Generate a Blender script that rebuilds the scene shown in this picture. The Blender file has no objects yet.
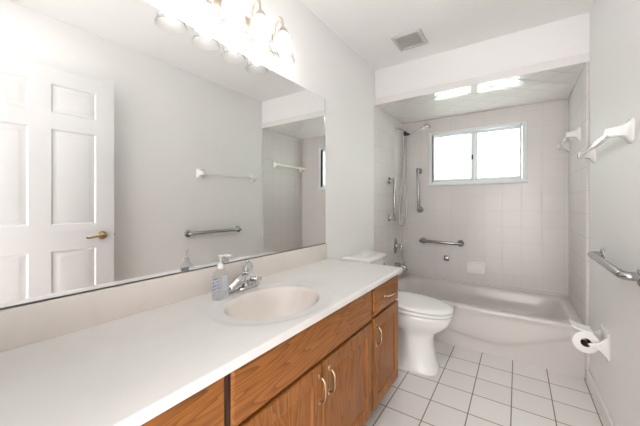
import bpy, bmesh, math, random
from mathutils import Vector, Matrix
random.seed(7)
C = bpy.context.scene.collection
S = bpy.context.scene
PI = math.pi

# ------------------------------------------------------------------ camera
cd = bpy.data.cameras.new('camera'); cam = bpy.data.objects.new('camera', cd); C.objects.link(cam)
cam.location = (1.1493, 0.0, 1.1981)
cam.rotation_euler = (PI/2, 0, 0.5956)
cd.sensor_fit = 'HORIZONTAL'; cd.sensor_width = 36.0
cd.lens = 36.0*291.127/640.0
cd.shift_y = -(213.0-204.335)/640.0
cd.clip_start = 0.01
S.camera = cam

# ------------------------------------------------------------------ world, lights, exposure
w = bpy.data.worlds.new('world'); S.world = w; w.use_nodes = True
bg = w.node_tree.nodes['Background']
bg.inputs['Color'].default_value = (0.95, 1.0, 0.97, 1); bg.inputs['Strength'].default_value = 2.3

def area(name, loc, rot, sx, sy, power, col):
    l = bpy.data.lights.new(name, 'AREA'); l.shape = 'RECTANGLE'; l.size = sx; l.size_y = sy
    l.energy = power; l.color = col
    o = bpy.data.objects.new(name, l); C.objects.link(o); o.location = loc; o.rotation_euler = rot
    return o
# added fill light behind the camera, shining in through the open doorway
area('hallway_fill', (1.0, -1.25, 1.05), (PI/2, 0, PI), 1.5, 1.7, 21.0, (1.0, 0.985, 0.985))
BULB_L = 15.5          # radiance of each lit bulb of the vanity light
FILL_L = 2.7          # radiance of the added fill lamp near the door
BULB_COL = (1.0, 0.98, 0.965)

S.view_settings.view_transform = 'Standard'
S.view_settings.look = 'None'
S.view_settings.exposure = 1.86
S.view_settings.gamma = 1.0
S.view_settings.use_curve_mapping = False
S.cycles.max_bounces = 14
S.cycles.diffuse_bounces = 7
S.cycles.glossy_bounces = 8
S.cycles.transparent_max_bounces = 24
S.cycles.transmission_bounces = 10
S.cycles.use_denoising = True
S.cycles.caustics_reflective = False
S.cycles.caustics_refractive = False
S.cycles.sample_clamp_indirect = 6.0

# ------------------------------------------------------------------ dimensions
W = 1.554; H = 2.5
YS = 2.654            # front of tub alcove / soffit
YB = 3.466            # tiled back wall
XR = 1.535            # tiled right wall of alcove
XL = 0.006            # tiled left wall of alcove
ZS = 2.164            # alcove ceiling
YF = 0.05             # inner face of the wall with the doorway
ZC = 0.806            # counter top

# ------------------------------------------------------------------ materials
def srgb(r, g, b):
    f = lambda c: (c/255/12.92) if c/255 <= 0.04045 else ((c/255+0.055)/1.055)**2.4
    return (f(r), f(g), f(b), 1)
class NT:
    def __init__(s, name):
        s.m = bpy.data.materials.new(name); s.m.use_nodes = True
        s.t = s.m.node_tree; s.b = s.t.nodes['Principled BSDF']; s.out = s.t.nodes['Material Output']
    def n(s, typ, **kw):
        nd = s.t.nodes.new(typ)
        for k, v in kw.items():
            if k.startswith('i_'):
                nd.inputs[k[2:]].default_value = v
            else: setattr(nd, k, v)
        return nd
    def l(s, a, b): s.t.links.new(a, b)
    def math(s, op, a, b=None, c=None):
        nd = s.t.nodes.new('ShaderNodeMath'); nd.operation = op
        for i, v in enumerate((a, b, c)):
            if v is None: continue
            if isinstance(v, (int, float)): nd.inputs[i].default_value = v
            else: s.l(v, nd.inputs[i])
        return nd.outputs[0]
    def mixc(s, fac, a, b):
        nd = s.t.nodes.new('ShaderNodeMix'); nd.data_type = 'RGBA'
        for sock, v in ((nd.inputs[0], fac), (nd.inputs[6], a), (nd.inputs[7], b)):
            if isinstance(v, (int, float, tuple)): sock.default_value = v
            else: s.l(v, sock)
        return nd.outputs[2]
def plain(name, col, rough=0.5, metal=0.0, spec=0.5, coat=0.0, noise=0.0, bump=0.0, bscale=200.0):
    k = NT(name); b = k.b
    b.inputs['Base Color'].default_value = col; b.inputs['Roughness'].default_value = rough
    b.inputs['Metallic'].default_value = metal; b.inputs['Specular IOR Level'].default_value = spec
    b.inputs['Coat Weight'].default_value = coat; b.inputs['Coat Roughness'].default_value = 0.05
    tc = k.n('ShaderNodeTexCoord')
    nz = k.n('ShaderNodeTexNoise', i_Scale=6.0, i_Detail=4.0); k.l(tc.outputs['Object'], nz.inputs['Vector'])
    a = tuple(c*(1-noise) for c in col[:3])+(1,)
    k.l(k.mixc(nz.outputs['Fac'], a, col), b.inputs['Base Color'])
    if bump:
        n2 = k.n('ShaderNodeTexNoise', i_Scale=bscale, i_Detail=3.0); k.l(tc.outputs['Object'], n2.inputs['Vector'])
        bp = k.n('ShaderNodeBump', i_Strength=bump, i_Distance=0.002); k.l(n2.outputs['Fac'], bp.inputs['Height'])
        k.l(bp.outputs['Normal'], b.inputs['Normal'])
    return k.m
def tile(name, axes, pitch, origin, grout_w, col, gcol, rough, spec=0.5, diag=False, tone=0.04, wavy=0.15, coat=0.0, bump=0.15):
    k = NT(name); b = k.b
    tc = k.n('ShaderNodeTexCoord'); sp = k.n('ShaderNodeSeparateXYZ'); k.l(tc.outputs['Object'], sp.inputs[0])
    p = [sp.outputs['XYZ'.index(a)] for a in axes]
    if diag:
        q = math.sqrt(0.5)
        u = k.math('MULTIPLY', k.math('ADD', p[0], p[1]), q); v = k.math('MULTIPLY', k.math('SUBTRACT', p[0], p[1]), q)
        p = [u, v]
    ds, ids = [], []
    for i in range(2):
        t = k.math('DIVIDE', k.math('SUBTRACT', p[i], origin[i]), pitch[i])
        fl = k.math('FLOOR', t); ids.append(fl)
        fr = k.math('SUBTRACT', t, fl)
        d = k.math('MULTIPLY', k.math('MINIMUM', fr, k.math('SUBTRACT', 1.0, fr)), pitch[i])
        ds.append(d)
    d = k.math('MINIMUM', ds[0], ds[1])
    mr = k.n('ShaderNodeMapRange'); mr.interpolation_type = 'SMOOTHSTEP'
    k.l(d, mr.inputs['Value']); mr.inputs['From Min'].default_value = grout_w*0.35; mr.inputs['From Max'].default_value = grout_w*0.75
    msk = mr.outputs['Result']
    cb = k.n('ShaderNodeCombineXYZ'); k.l(ids[0], cb.inputs[0]); k.l(ids[1], cb.inputs[1])
    wn = k.n('ShaderNodeTexWhiteNoise'); wn.noise_dimensions = '3D'; k.l(cb.outputs[0], wn.inputs['Vector'])
    c2 = tuple(c*(1-tone) for c in col[:3])+(1,)
    nz = k.n('ShaderNodeTexNoise', i_Scale=9.0, i_Detail=3.0); k.l(tc.outputs['Object'], nz.inputs['Vector'])
    tcol = k.mixc(k.math('MULTIPLY_ADD', wn.outputs['Value'], 0.6, k.math('MULTIPLY', nz.outputs['Fac'], 0.4)), c2, col)
    k.l(k.mixc(msk, gcol, tcol), b.inputs['Base Color'])
    k.l(k.math('MULTIPLY_ADD', msk, rough-0.6, 0.6), b.inputs['Roughness'])
    b.inputs['Specular IOR Level'].default_value = spec
    b.inputs['Coat Weight'].default_value = coat; b.inputs['Coat Roughness'].default_value = 0.03
    mr2 = k.n('ShaderNodeMapRange'); mr2.interpolation_type = 'SMOOTHSTEP'
    k.l(d, mr2.inputs['Value']); mr2.inputs['From Min'].default_value = grout_w*0.2; mr2.inputs['From Max'].default_value = grout_w*1.6
    n3 = k.n('ShaderNodeTexNoise', i_Scale=16.0, i_Detail=1.0); k.l(tc.outputs['Object'], n3.inputs['Vector'])
    h = k.math('MULTIPLY_ADD', n3.outputs['Fac'], wavy, mr2.outputs['Result'])
    bp = k.n('ShaderNodeBump', i_Strength=bump, i_Distance=0.0015); k.l(h, bp.inputs['Height'])
    k.l(bp.outputs['Normal'], b.inputs['Normal'])
    if coat:
        k.l(bp.outputs['Normal'], b.inputs['Coat Normal']); k.l(k.math('MULTIPLY', msk, coat), b.inputs['Coat Weight'])
        k.l(k.math('MULTIPLY', msk, spec), b.inputs['Specular IOR Level'])
    return k.m
def oak(name, axis):
    """honey oak; axis = direction of the grain"""
    k = NT(name); b = k.b
    tc = k.n('ShaderNodeTexCoord'); oi = k.n('ShaderNodeObjectInfo')
    rnd = k.n('ShaderNodeVectorMath'); rnd.operation = 'ADD'
    cb = k.n('ShaderNodeCombineXYZ')
    for i in range(3): k.l(k.math('MULTIPLY', oi.outputs['Random'], 3.0+2*i), cb.inputs[i])
    k.l(tc.outputs['Object'], rnd.inputs[0]); k.l(cb.outputs[0], rnd.inputs[1])
    def mapped(along, across):
        mp = k.n('ShaderNodeMapping'); k.l(rnd.outputs[0], mp.inputs['Vector'])
        mp.inputs['Scale'].default_value = tuple(along if 'XYZ'[i] == axis else across for i in range(3)); return mp.outputs[0]
    n1 = k.n('ShaderNodeTexNoise', i_Scale=1.0, i_Detail=2.0, i_Distortion=0.35); k.l(mapped(0.9, 7.0), n1.inputs['Vector'])
    rings = k.math('FRACT', k.math('MULTIPLY', n1.outputs['Fac'], 22.0))
    rg = k.math('POWER', rings, 2.2)
    n2 = k.n('ShaderNodeTexNoise', i_Scale=1.0, i_Detail=5.0, i_Roughness=0.65); k.l(mapped(9.0, 230.0), n2.inputs['Vector'])
    n3 = k.n('ShaderNodeTexNoise', i_Scale=1.0, i_Detail=2.0); k.l(mapped(1.2, 5.0), n3.inputs['Vector'])
    light, mid, dark = srgb(172, 112, 54), srgb(150, 92, 40), srgb(88, 46, 16)
    c = k.mixc(n3.outputs['Fac'], mid, light)
    c = k.mixc(k.math('MULTIPLY', rg, 0.62), c, dark)
    pore = k.n('ShaderNodeMapRange'); k.l(n2.outputs['Fac'], pore.inputs['Value'])
    pore.inputs['From Min'].default_value = 0.52; pore.inputs['From Max'].default_value = 0.72
    c = k.mixc(k.math('MULTIPLY', pore.outputs['Result'], 0.5), c, dark)
    k.l(c, b.inputs['Base Color']); b.inputs['Roughness'].default_value = 0.38
    b.inputs['Coat Weight'].default_value = 0.06; b.inputs['Coat Roughness'].default_value = 0.25; b.inputs['Specular IOR Level'].default_value = 0.3
    bp = k.n('ShaderNodeBump', i_Strength=0.12, i_Distance=0.001); k.l(n2.outputs['Fac'], bp.inputs['Height'])
    k.l(bp.outputs['Normal'], b.inputs['Normal'])
    return k.m
def marble(name, base, vein):
    k = NT(name); b = k.b
    tc = k.n('ShaderNodeTexCoord')
    n1 = k.n('ShaderNodeTexNoise', i_Scale=2.2, i_Detail=5.0, i_Distortion=1.6); k.l(tc.outputs['Object'], n1.inputs['Vector'])
    v = k.math('ABSOLUTE', k.math('SUBTRACT', n1.outputs['Fac'], 0.5))
    mr = k.n('ShaderNodeMapRange'); k.l(v, mr.inputs['Value']); mr.inputs['From Max'].default_value = 0.09
    k.l(k.mixc(mr.outputs['Result'], vein, base), b.inputs['Base Color'])
    b.inputs['Roughness'].default_value = 0.22; b.inputs['Coat Weight'].default_value = 0.3; b.inputs['Coat Roughness'].default_value = 0.12
    return k.m
def clear(name, tint, gloss=0.12, trans=0.0, rough=0.03, edge=0.45, rim=None, base=0.03):
    """thin clear plastic or glass: see-through with a sheen"""
    k = NT(name); k.t.nodes.remove(k.b)
    tr = k.n('ShaderNodeBsdfTransparent', i_Color=tint)
    gl = k.n('ShaderNodeBsdfGlossy', i_Roughness=rough)
    lw = k.n('ShaderNodeLayerWeight', i_Blend=0.5)
    mx = k.n('ShaderNodeMixShader'); k.l(k.math('MULTIPLY_ADD', k.math('POWER', lw.outputs['Facing'], 4.0), edge, gloss*0.4+base), mx.inputs[0])
    if rim: k.l(k.mixc(k.math('POWER', lw.outputs['Facing'], 1.6), tint, rim), tr.inputs['Color'])
    src = tr.outputs[0]
    if trans:
        tl = k.n('ShaderNodeBsdfTranslucent', i_Color=(0.95, 0.95, 0.95, 1)); df = k.n('ShaderNodeBsdfDiffuse', i_Color=(0.9, 0.9, 0.9, 1))
        m0 = k.n('ShaderNodeMixShader', i_Fac=0.25); k.l(tl.outputs[0], m0.inputs[1]); k.l(df.outputs[0], m0.inputs[2])
        m1 = k.n('ShaderNodeMixShader', i_Fac=trans); k.l(tr.outputs[0], m1.inputs[1]); k.l(m0.outputs[0], m1.inputs[2]); src = m1.outputs[0]
    k.l(src, mx.inputs[1]); k.l(gl.outputs[0], mx.inputs[2]); k.l(mx.outputs[0], k.out.inputs['Surface'])
    return k.m
def frosted(name):
    k = NT(name); k.t.nodes.remove(k.b)
    tl = k.n('ShaderNodeBsdfTranslucent', i_Color=(0.82, 0.86, 0.82, 1)); gl = k.n('ShaderNodeBsdfGlossy', i_Roughness=0.3)
    tc = k.n('ShaderNodeTexCoord'); nz = k.n('ShaderNodeTexNoise', i_Scale=220.0, i_Detail=2.0); k.l(tc.outputs['Object'], nz.inputs['Vector'])
    bp = k.n('ShaderNodeBump', i_Strength=0.3, i_Distance=0.001); k.l(nz.outputs['Fac'], bp.inputs['Height']); k.l(bp.outputs['Normal'], gl.inputs['Normal'])
    mx = k.n('ShaderNodeMixShader', i_Fac=0.06); k.l(tl.outputs[0], mx.inputs[1]); k.l(gl.outputs[0], mx.inputs[2]); k.l(mx.outputs[0], k.out.inputs['Surface'])
    return k.m
def bulbmat(name, col, strength):
    k = NT(name); b = k.b
    b.inputs['Base Color'].default_value = (0.9, 0.9, 0.9, 1)
    b.inputs['Emission Color'].default_value = col; b.inputs['Emission Strength'].default_value = strength
    return k.m

M = {}
M['wall'] = plain('painted_wall', (0.862, 0.851, 0.846, 1), 0.6, noise=0.02, bump=0.12, bscale=120)
M['ceiling'] = plain('textured_ceiling', (0.895, 0.884, 0.878, 1), 0.8, noise=0.03, bump=0.8, bscale=90)
M['trim'] = plain('white_trim', (0.82, 0.81, 0.79, 1), 0.35, noise=0.01)
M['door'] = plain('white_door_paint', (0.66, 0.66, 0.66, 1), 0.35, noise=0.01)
TC, TG = (0.70, 0.665, 0.65, 1), (0.60, 0.56, 0.545, 1)
M['tile_back'] = tile('wall_tile_back', 'XZ', (0.161, 0.161), (0.862, 0.488), 0.005, TC, TG, 0.26)
M['tile_side'] = tile('wall_tile_side', 'YZ', (0.161, 0.161), (YB, 0.488), 0.004, TC, (0.60, 0.56, 0.545, 1), 0.3, spec=0.12, bump=0.06)
M['tile_ceil'] = tile('alcove_ceiling_tile', 'XY', (0.161, 0.161), (0.07, 0.02), 0.008, (0.80, 0.77, 0.755, 1), (0.40, 0.385, 0.38, 1), 0.07, diag=True, wavy=0.6, coat=1.0, spec=0.8, bump=0.4)
M['tile_trim'] = tile('bullnose_tile', 'XY', (0.161, 10.0), (0.06, 5.0), 0.004, (0.82, 0.80, 0.785, 1), (0.74, 0.71, 0.70, 1), 0.25)
M['floor'] = tile('floor_tile', 'XY', (0.2055, 0.2075), (0.709, 2.271), 0.0055, (0.86, 0.835, 0.82, 1), (0.19, 0.165, 0.145, 1), 0.22, tone=0.08)
M['oak_v'] = oak('oak_grain_upright', 'Z'); M['oak_h'] = oak('oak_grain_lengthwise', 'Y')
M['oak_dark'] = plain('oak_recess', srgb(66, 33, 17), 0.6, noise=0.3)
M['counter'] = marble('cultured_marble', (0.80, 0.785, 0.765, 1), (0.785, 0.768, 0.746, 1))
M['backsplash'] = marble('cultured_marble_backsplash', (0.76, 0.705, 0.655, 1), (0.74, 0.685, 0.635, 1))
M['porcelain'] = plain('porcelain', (0.84, 0.84, 0.83, 1), 0.08, coat=0.6)
M['seat'] = plain('white_seat_plastic', (0.86, 0.86, 0.85, 1), 0.18, coat=0.3)
M['tub'] = plain('tub_enamel', (0.64, 0.605, 0.58, 1), 0.28, coat=0.25)
M['ceramic'] = plain('glazed_ceramic', (0.80, 0.785, 0.765, 1), 0.1, coat=0.5)
M['dish'] = plain('glazed_ceramic_dish', (0.84, 0.815, 0.80, 1), 0.1, coat=0.5)
M['chrome'] = plain('chrome', (0.62, 0.62, 0.63, 1), 0.08, metal=1.0)
M['steel'] = plain('brushed_steel', (0.45, 0.445, 0.44, 1), 0.22, metal=1.0, noise=0.1)
M['steel_dark'] = plain('darkened_steel', (0.20, 0.195, 0.19, 1), 0.3, metal=1.0)
M['hose'] = plain('ribbed_metal_hose', (0.30, 0.295, 0.29, 1), 0.35, metal=1.0)
M['nickel'] = plain('brushed_nickel', (0.70, 0.62, 0.52, 1), 0.28, metal=1.0, noise=0.08)
M['brass'] = plain('antique_brass', (0.46, 0.33, 0.17, 1), 0.25, metal=1.0, noise=0.1)
M['pull'] = plain('satin_brass_pull', (0.56, 0.45, 0.30, 1), 0.22, metal=1.0, noise=0.08)
M['alu'] = plain('white_aluminium', (0.74, 0.77, 0.79, 1), 0.4, noise=0.03)
M['black'] = plain('black_plastic', (0.02, 0.02, 0.02, 1), 0.4)
M['mirror'] = plain('mirror_silver', (0.885, 0.89, 0.88, 1), 0.0, metal=1.0)
M['dark_edge'] = plain('dark_mirror_channel', (0.10, 0.095, 0.09, 1), 0.4)
M['shade'] = clear('pressed_glass_shade', (0.95, 0.95, 0.945, 1), 0.0, 0.035, 0.12, 0.22, (0.62, 0.62, 0.61, 1), 0.004)
M['crystal'] = clear('clear_acrylic', (0.86, 0.87, 0.88, 1), 0.6, 0.06, 0.04)
M['bottle'] = clear('clear_bottle_plastic', (0.985, 0.99, 0.995, 1), 0.03, 0.05, 0.05)
M['liquid'] = clear('clear_soap', (0.975, 0.985, 0.995, 1), 0.0, 0.04, 0.05)
M['white_plastic'] = plain('white_plastic', (0.85, 0.85, 0.85, 1), 0.3)
_b = M['white_plastic'].node_tree.nodes['Principled BSDF']; _b.inputs['Subsurface Weight'].default_value = 0.8; _b.inputs['Subsurface Radius'].default_value = (0.02, 0.02, 0.02); _b.inputs['Subsurface Scale'].default_value = 0.6
M['frost'] = frosted('frosted_glass')
M['bulb'] = bulbmat('lit_bulb', BULB_COL+(1,), BULB_L)
M['paper'] = plain('tissue_paper', (0.87, 0.86, 0.84, 1), 0.9, noise=0.03, bump=0.3, bscale=300)
M['cardboard'] = plain('cardboard_core', (0.10, 0.075, 0.055, 1), 0.9)
M['vent'] = plain('vent_plastic', (0.62, 0.60, 0.57, 1), 0.5)
M['vent_dark'] = plain('vent_shadow', (0.30, 0.285, 0.27, 1), 0.7)
def label_mat():
    k = NT('pale_label'); b = k.b
    tc = k.n('ShaderNodeTexCoord'); sp = k.n('ShaderNodeSeparateXYZ'); k.l(tc.outputs['Object'], sp.inputs[0])
    rows = k.math('GREATER_THAN', k.math('FRACT', k.math('MULTIPLY', sp.outputs[2], 72.0)), 0.45)
    mp = k.n('ShaderNodeMapping'); mp.inputs['Scale'].default_value = (1, 260, 40); k.l(tc.outputs['Object'], mp.inputs['Vector'])
    nz = k.n('ShaderNodeTexNoise', i_Scale=1.0, i_Detail=1.0); k.l(mp.outputs[0], nz.inputs['Vector'])
    msk = k.math('MULTIPLY', rows, k.math('GREATER_THAN', nz.outputs['Fac'], 0.46))
    msk = k.math('MULTIPLY', msk, k.math('LESS_THAN', k.math('ABSOLUTE', sp.outputs[1]), 0.019))
    k.l(k.mixc(msk, (0.80, 0.83, 0.87, 1), (0.20, 0.29, 0.50, 1)), b.inputs['Base Color']); b.inputs['Roughness'].default_value = 0.4
    return k.m
M['label'] = label_mat()
M['label_front'] = plain('pale_blue_label', (0.60, 0.66, 0.74, 1), 0.4, noise=0.3)

# ------------------------------------------------------------------ mesh helpers
def finish(name, bm, mat, parent=None, smooth=40, loc=None):
    bmesh.ops.remove_doubles(bm, verts=bm.verts, dist=1e-6)
    bmesh.ops.recalc_face_normals(bm, faces=bm.faces)
    me = bpy.data.meshes.new(name); bm.to_mesh(me); bm.free()
    me.materials.append(mat)
    if smooth:
        me.polygons.foreach_set('use_smooth', [True]*len(me.polygons)); me.set_sharp_from_angle(angle=math.radians(smooth))
    o = bpy.data.objects.new(name, me); C.objects.link(o)
    if parent is not None:
        o.parent = parent
    if loc: o.location = loc
    return o
def tag(o, label, cat, group=None, kind=None):
    o['label'] = label
    if cat: o['category'] = cat
    if group: o['group'] = group
    if kind: o['kind'] = kind
    return o
def thing(name, label, cat, loc=(0, 0, 0), rz=0.0, group=None, kind=None):
    o = bpy.data.objects.new(name, None); C.objects.link(o); o.location = loc; o.rotation_euler = (0, 0, rz)
    o.empty_display_size = 0.05
    return tag(o, label, cat, group, kind)
def box(bm, a, b, bev=0.0, seg=2):
    r = bmesh.ops.create_cube(bm, size=1.0)
    vs = r['verts']
    for v in vs:
        v.co = Vector([a[i]+(b[i]-a[i])*(v.co[i]+0.5) for i in range(3)])
    if bev:
        es = list({e for v in vs for e in v.link_edges})
        bmesh.ops.bevel(bm, geom=es, offset=bev, segments=seg, profile=0.5, affect='EDGES')
def boxo(name, a, b, mat, parent=None, bev=0.0, seg=2):
    bm = bmesh.new(); box(bm, a, b, bev, seg); return finish(name, bm, mat, parent)
def loft(bm, rings, cap0=True, cap1=True, closed=True):
    R = [[bm.verts.new(p) for p in r] for r in rings]
    n = len(R[0])
    for a, b in zip(R, R[1:]):
        for i in range(n if closed else n-1):
            j = (i+1) % n
            bm.faces.new((a[i], a[j], b[j], b[i]))
    if cap0: bm.faces.new(R[0][::-1])
    if cap1: bm.faces.new(R[-1])
    return R
def tube(bm, pts, rad, n=12, caps=True, flat=1.0):
    pts = [Vector(p) for p in pts]; m = len(pts)
    rs = rad if isinstance(rad, (list, tuple)) else [rad]*m
    tan = []
    for i in range(m):
        a = pts[max(i-1, 0)]; b = pts[min(i+1, m-1)]; tan.append((b-a).normalized())
    up = Vector((0, 0, 1)) if abs(tan[0].z) < 0.9 else Vector((1, 0, 0))
    u = tan[0].cross(up).normalized(); rings = []
    for i in range(m):
        u = (u-tan[i]*u.dot(tan[i])).normalized(); v = tan[i].cross(u)
        rings.append([pts[i]+(u*math.cos(t)+v*math.sin(t)*flat)*rs[i] for t in (2*PI*k/n for k in range(n))])
    loft(bm, rings, caps, caps)
def curve(pts, n=8):
    """Catmull-Rom through points"""
    P = [Vector(p) for p in pts]; P = [2*P[0]-P[1]]+P+[2*P[-1]-P[-2]]; out = []
    for i in range(1, len(P)-2):
        for k in range(n):
            t = k/n; a, b, c, d = P[i-1:i+3]
            out.append(0.5*((2*b)+(c-a)*t+(2*a-5*b+4*c-d)*t*t+(3*b-a-3*c+d)*t**3))
    out.append(P[-2]); return out
def lathe(bm, prof, origin=(0, 0, 0), axis='Z', n=32, ripple=0.0, nr=0, sx=1.0, sy=1.0):
    """prof: list of (radius, height)"""
    o = Vector(origin); rings = []
    for r, h in prof:
        ring = []
        for k in range(n):
            t = 2*PI*k/n; rr = r*(1+(ripple*math.cos(nr*t) if nr else 0))
            a, b = rr*math.cos(t)*sx, rr*math.sin(t)*sy
            p = {'Z': (a, b, h), 'X': (h, a, b), 'Y': (a, h, b)}[axis]
            ring.append(o+Vector(p))
        rings.append(ring)
    ring_shut = prof[0] == prof[-1]
    loft(bm, rings, prof[0][0] > 1e-5 and not ring_shut, prof[-1][0] > 1e-5 and not ring_shut)
def rrect(x0, x1, y0, y1, r, z, n=6):
    out = []
    for cx, cy, a0 in ((x1-r, y1-r, 0), (x0+r, y1-r, PI/2), (x0+r, y0+r, PI), (x1-r, y0+r, 3*PI/2)):
        for k in range(n+1):
            a = a0+PI/2*k/n; out.append((cx+r*math.cos(a), cy+r*math.sin(a), z))
    return out
def panel_face(bm, y0, y1, z0, z1, rings, x, sgn=1):
    """nested rectangles in the plane x: (inset, depth outward); last ring is filled"""
    rr = []
    for ins, d in rings:
        X = x+sgn*d
        rr.append([(X, y0+ins, z0+ins), (X, y1-ins, z0+ins), (X, y1-ins, z1-ins), (X, y0+ins, z1-ins)])
    loft(bm, rr, False, True)

# ------------------------------------------------------------------ the room
def st(name, bm, mat, label, smooth=0):
    return tag(finish(name, bm, mat, None, smooth), label, None, kind='structure')
HY = -1.5   # far end of the hallway
bm = bmesh.new(); box(bm, (-0.1, HY-0.1, -0.1), (W+0.1, YB+0.1, 0.0)); st('floor', bm, M['floor'], 'white square floor tiles with dark grout lines')
bm = bmesh.new(); box(bm, (-0.1, HY-0.1, H), (W+0.1, YB+0.1, H+0.1)); st('ceiling', bm, M['ceiling'], 'white textured ceiling of the bathroom')
bm = bmesh.new(); box(bm, (-0.1, HY, 0), (0, YB+0.1, H)); st('wall_left', bm, M['wall'], 'pale painted wall behind the mirror and vanity')
bm = bmesh.new(); box(bm, (W, HY, 0), (W+0.1, YB+0.1, H)); st('wall_right', bm, M['wall'], 'pale painted wall on the right with towel bar and grab bar')
bm = bmesh.new()
box(bm, (0, YF-0.12, 0), (0.62, YF, H)); box(bm, (1.51, YF-0.12, 0), (W, YF, H)); box(bm, (0.62, YF-0.12, 2.15), (1.51, YF, H))
st('wall_front', bm, M['wall'], 'painted wall with the open doorway')
bm = bmesh.new(); box(bm, (-0.1, HY-0.1, 0), (W+0.1, HY, H)); st('wall_hallway', bm, M['wall'], 'painted hallway wall beyond the doorway')
# back wall with window hole
WX0, WX1, WZ0, WZ1 = 0.318, 1.222, 1.42, 2.003
bm = bmesh.new()
for a, b in (((0, 0), (WX0, H)), ((WX1, 0), (W, H)), ((WX0, 0), (WX1, WZ0)), ((WX0, WZ1), (WX1, H))):
    box(bm, (a[0], YB, a[1]), (b[0], YB+0.1, b[1]))
st('wall_back', bm, M['tile_back'], 'pale pink square wall tiles around the small window')
bm = bmesh.new(); box(bm, (0, YS, 0), (XL, YB, ZS)); st('wall_alcove_left', bm, M['tile_side'], 'tiled wall carrying the shower fittings')
bm = bmesh.new(); box(bm, (XR, YS, 0), (W, YB, ZS), 0.004); st('wall_alcove_right', bm, M['tile_side'], 'tiled right wall of the tub alcove')
bm = bmesh.new(); box(bm, (0, YS, ZS+0.006), (W, YB, H)); st('soffit', bm, M['wall'], 'painted bulkhead above the tub alcove')
bm = bmesh.new(); box(bm, (XL, YS-0.004, ZS), (XR, YB, ZS+0.006)); st('ceiling_alcove', bm, M['tile_ceil'], 'glossy diagonal tiles on the alcove ceiling')
bm = bmesh.new(); box(bm, (0, YS-0.007, ZS), (W, YS, ZS+0.062), 0.003); st('trim_1', bm, M['tile_trim'], 'bullnose tile strip along the bulkhead edge')
bm = bmesh.new(); box(bm, (0, YS-0.03, 0), (0.010, YS+0.01, ZS), 0.004); st('trim_2', bm, M['tile_side'], 'narrow bullnose tile edge at left of the alcove')
bm = bmesh.new(); box(bm, (W-0.014, 1.0, 0), (W, YS, 0.088), 0.004); st('baseboard_right', bm, M['trim'], 'white baseboard below the toilet paper holder')
bm = bmesh.new(); box(bm, (0, 1.80, 0), (0.012, YS-0.03, 0.088), 0.004); st('baseboard_left', bm, M['trim'], 'white baseboard behind the toilet')

# ------------------------------------------------------------------ window
win = thing('window_1', 'small sliding window with two frosted panes in the tiled wall', 'window', (0, YB, 0), kind='structure')
def frame_rect(bm, x0, x1, z0, z1, wl, wr, wb, wt, y0, y1, bev=0.002):
    box(bm, (x0, y0, z0), (x0+wl, y1, z1), bev); box(bm, (x1-wr, y0, z0), (x1, y1, z1), bev)
    box(bm, (x0+wl, y0, z0), (x1-wr, y1, z0+wb), bev); box(bm, (x0+wl, y0, z1-wt), (x1-wr, y1, z1), bev)
bm = bmesh.new(); frame_rect(bm, WX0-0.004, WX1+0.004, WZ0-0.004, WZ1+0.004, 0.032, 0.036, 0.036, 0.030, -0.016, 0.055); finish('window_frame', bm, M['alu'], win)
boxo('window_sill', (WX0-0.006, -0.032, WZ0-0.012), (WX1+0.012, 0.0, WZ0+0.012), M['alu'], win, 0.003)
bm = bmesh.new(); frame_rect(bm, 0.350, 0.776, WZ0+0.034, WZ1-0.026, 0.018, 0.034, 0.026, 0.026, 0.002, 0.022); s1 = finish('sash', bm, M['alu'], win)
bm = bmesh.new(); frame_rect(bm, 0.768, 1.188, WZ0+0.034, WZ1-0.026, 0.030, 0.018, 0.026, 0.026, 0.024, 0.044); s2 = finish('sash', bm, M['alu'], win)
boxo('pane', (0.366, 0.010, WZ0+0.058), (0.744, 0.014, WZ1-0.050), M['frost'], s1)
boxo('pane', (0.796, 0.032, WZ0+0.058), (1.172, 0.036, WZ1-0.050), M['frost'], s2)
boxo('latch', (0.748, -0.010, 1.675), (0.762, 0.004, 1.725), M['black'], s1, 0.003)
# eave of the house outside, shading the top of the panes
bm = bmesh.new(); box(bm, (-0.6, YB+0.1, 2.12), (2.2, YB+0.55, 2.2)); st('roof_eave', bm, M['trim'], 'roof eave outside the window')

# ------------------------------------------------------------------ door (seen in the mirror)
TLT = 0.068
DW = 0.895
ang = math.atan(TLT)
hinge_y = 0.969-DW*math.cos(ang); hinge_x = 1.44+DW*math.sin(ang)
door = thing('door_1', 'white six panel door standing open, seen in the mirror', 'door', (hinge_x, hinge_y, 0.012), ang, kind='structure')
# local: x = into the room is -x ; y along the leaf from hinge to latch; leaf occupies x 0..0.035
def L(y): return (y-hinge_y)/math.cos(ang)
ys_ = [0, DW-0.362-0.243-0.01, L(0.499), L(0.608), L(0.856), DW]
ys_[1] = ys_[2]-(ys_[4]-ys_[3])
zs_ = [0, 0.25, 0.868, 1.045, 1.697, 1.807, 2.003, 2.112]
bm = bmesh.new()
PR = [(0, 0), (0.010, -0.008), (0.020, -0.008), (0.040, -0.001), (0.048, 0.0)]
for side, X in ((-1, 0.0), (1, 0.035)):
    for i in range(5):
        for j in range(7):
            rings = PR if (i in (1, 3) and j in (1, 3, 5)) else [(0, 0)]
            panel_face(bm, ys_[i], ys_[i+1], zs_[j], zs_[j+1], rings, X, side)
for a, b, c_, d in (((0, 0), (0.035, 0), (0.035, 2.112), (0, 2.112)), ((0, DW), (0.035, DW), (0.035, DW), (0, DW))): pass
def quad(bm, *ps): bm.faces.new([bm.verts.new(p) for p in ps])
quad(bm, (0, 0, 0), (0.035, 0, 0), (0.035, 0, 2.112), (0, 0, 2.112)); quad(bm, (0, DW, 0), (0.035, DW, 0), (0.035, DW, 2.112), (0, DW, 2.112))
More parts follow.
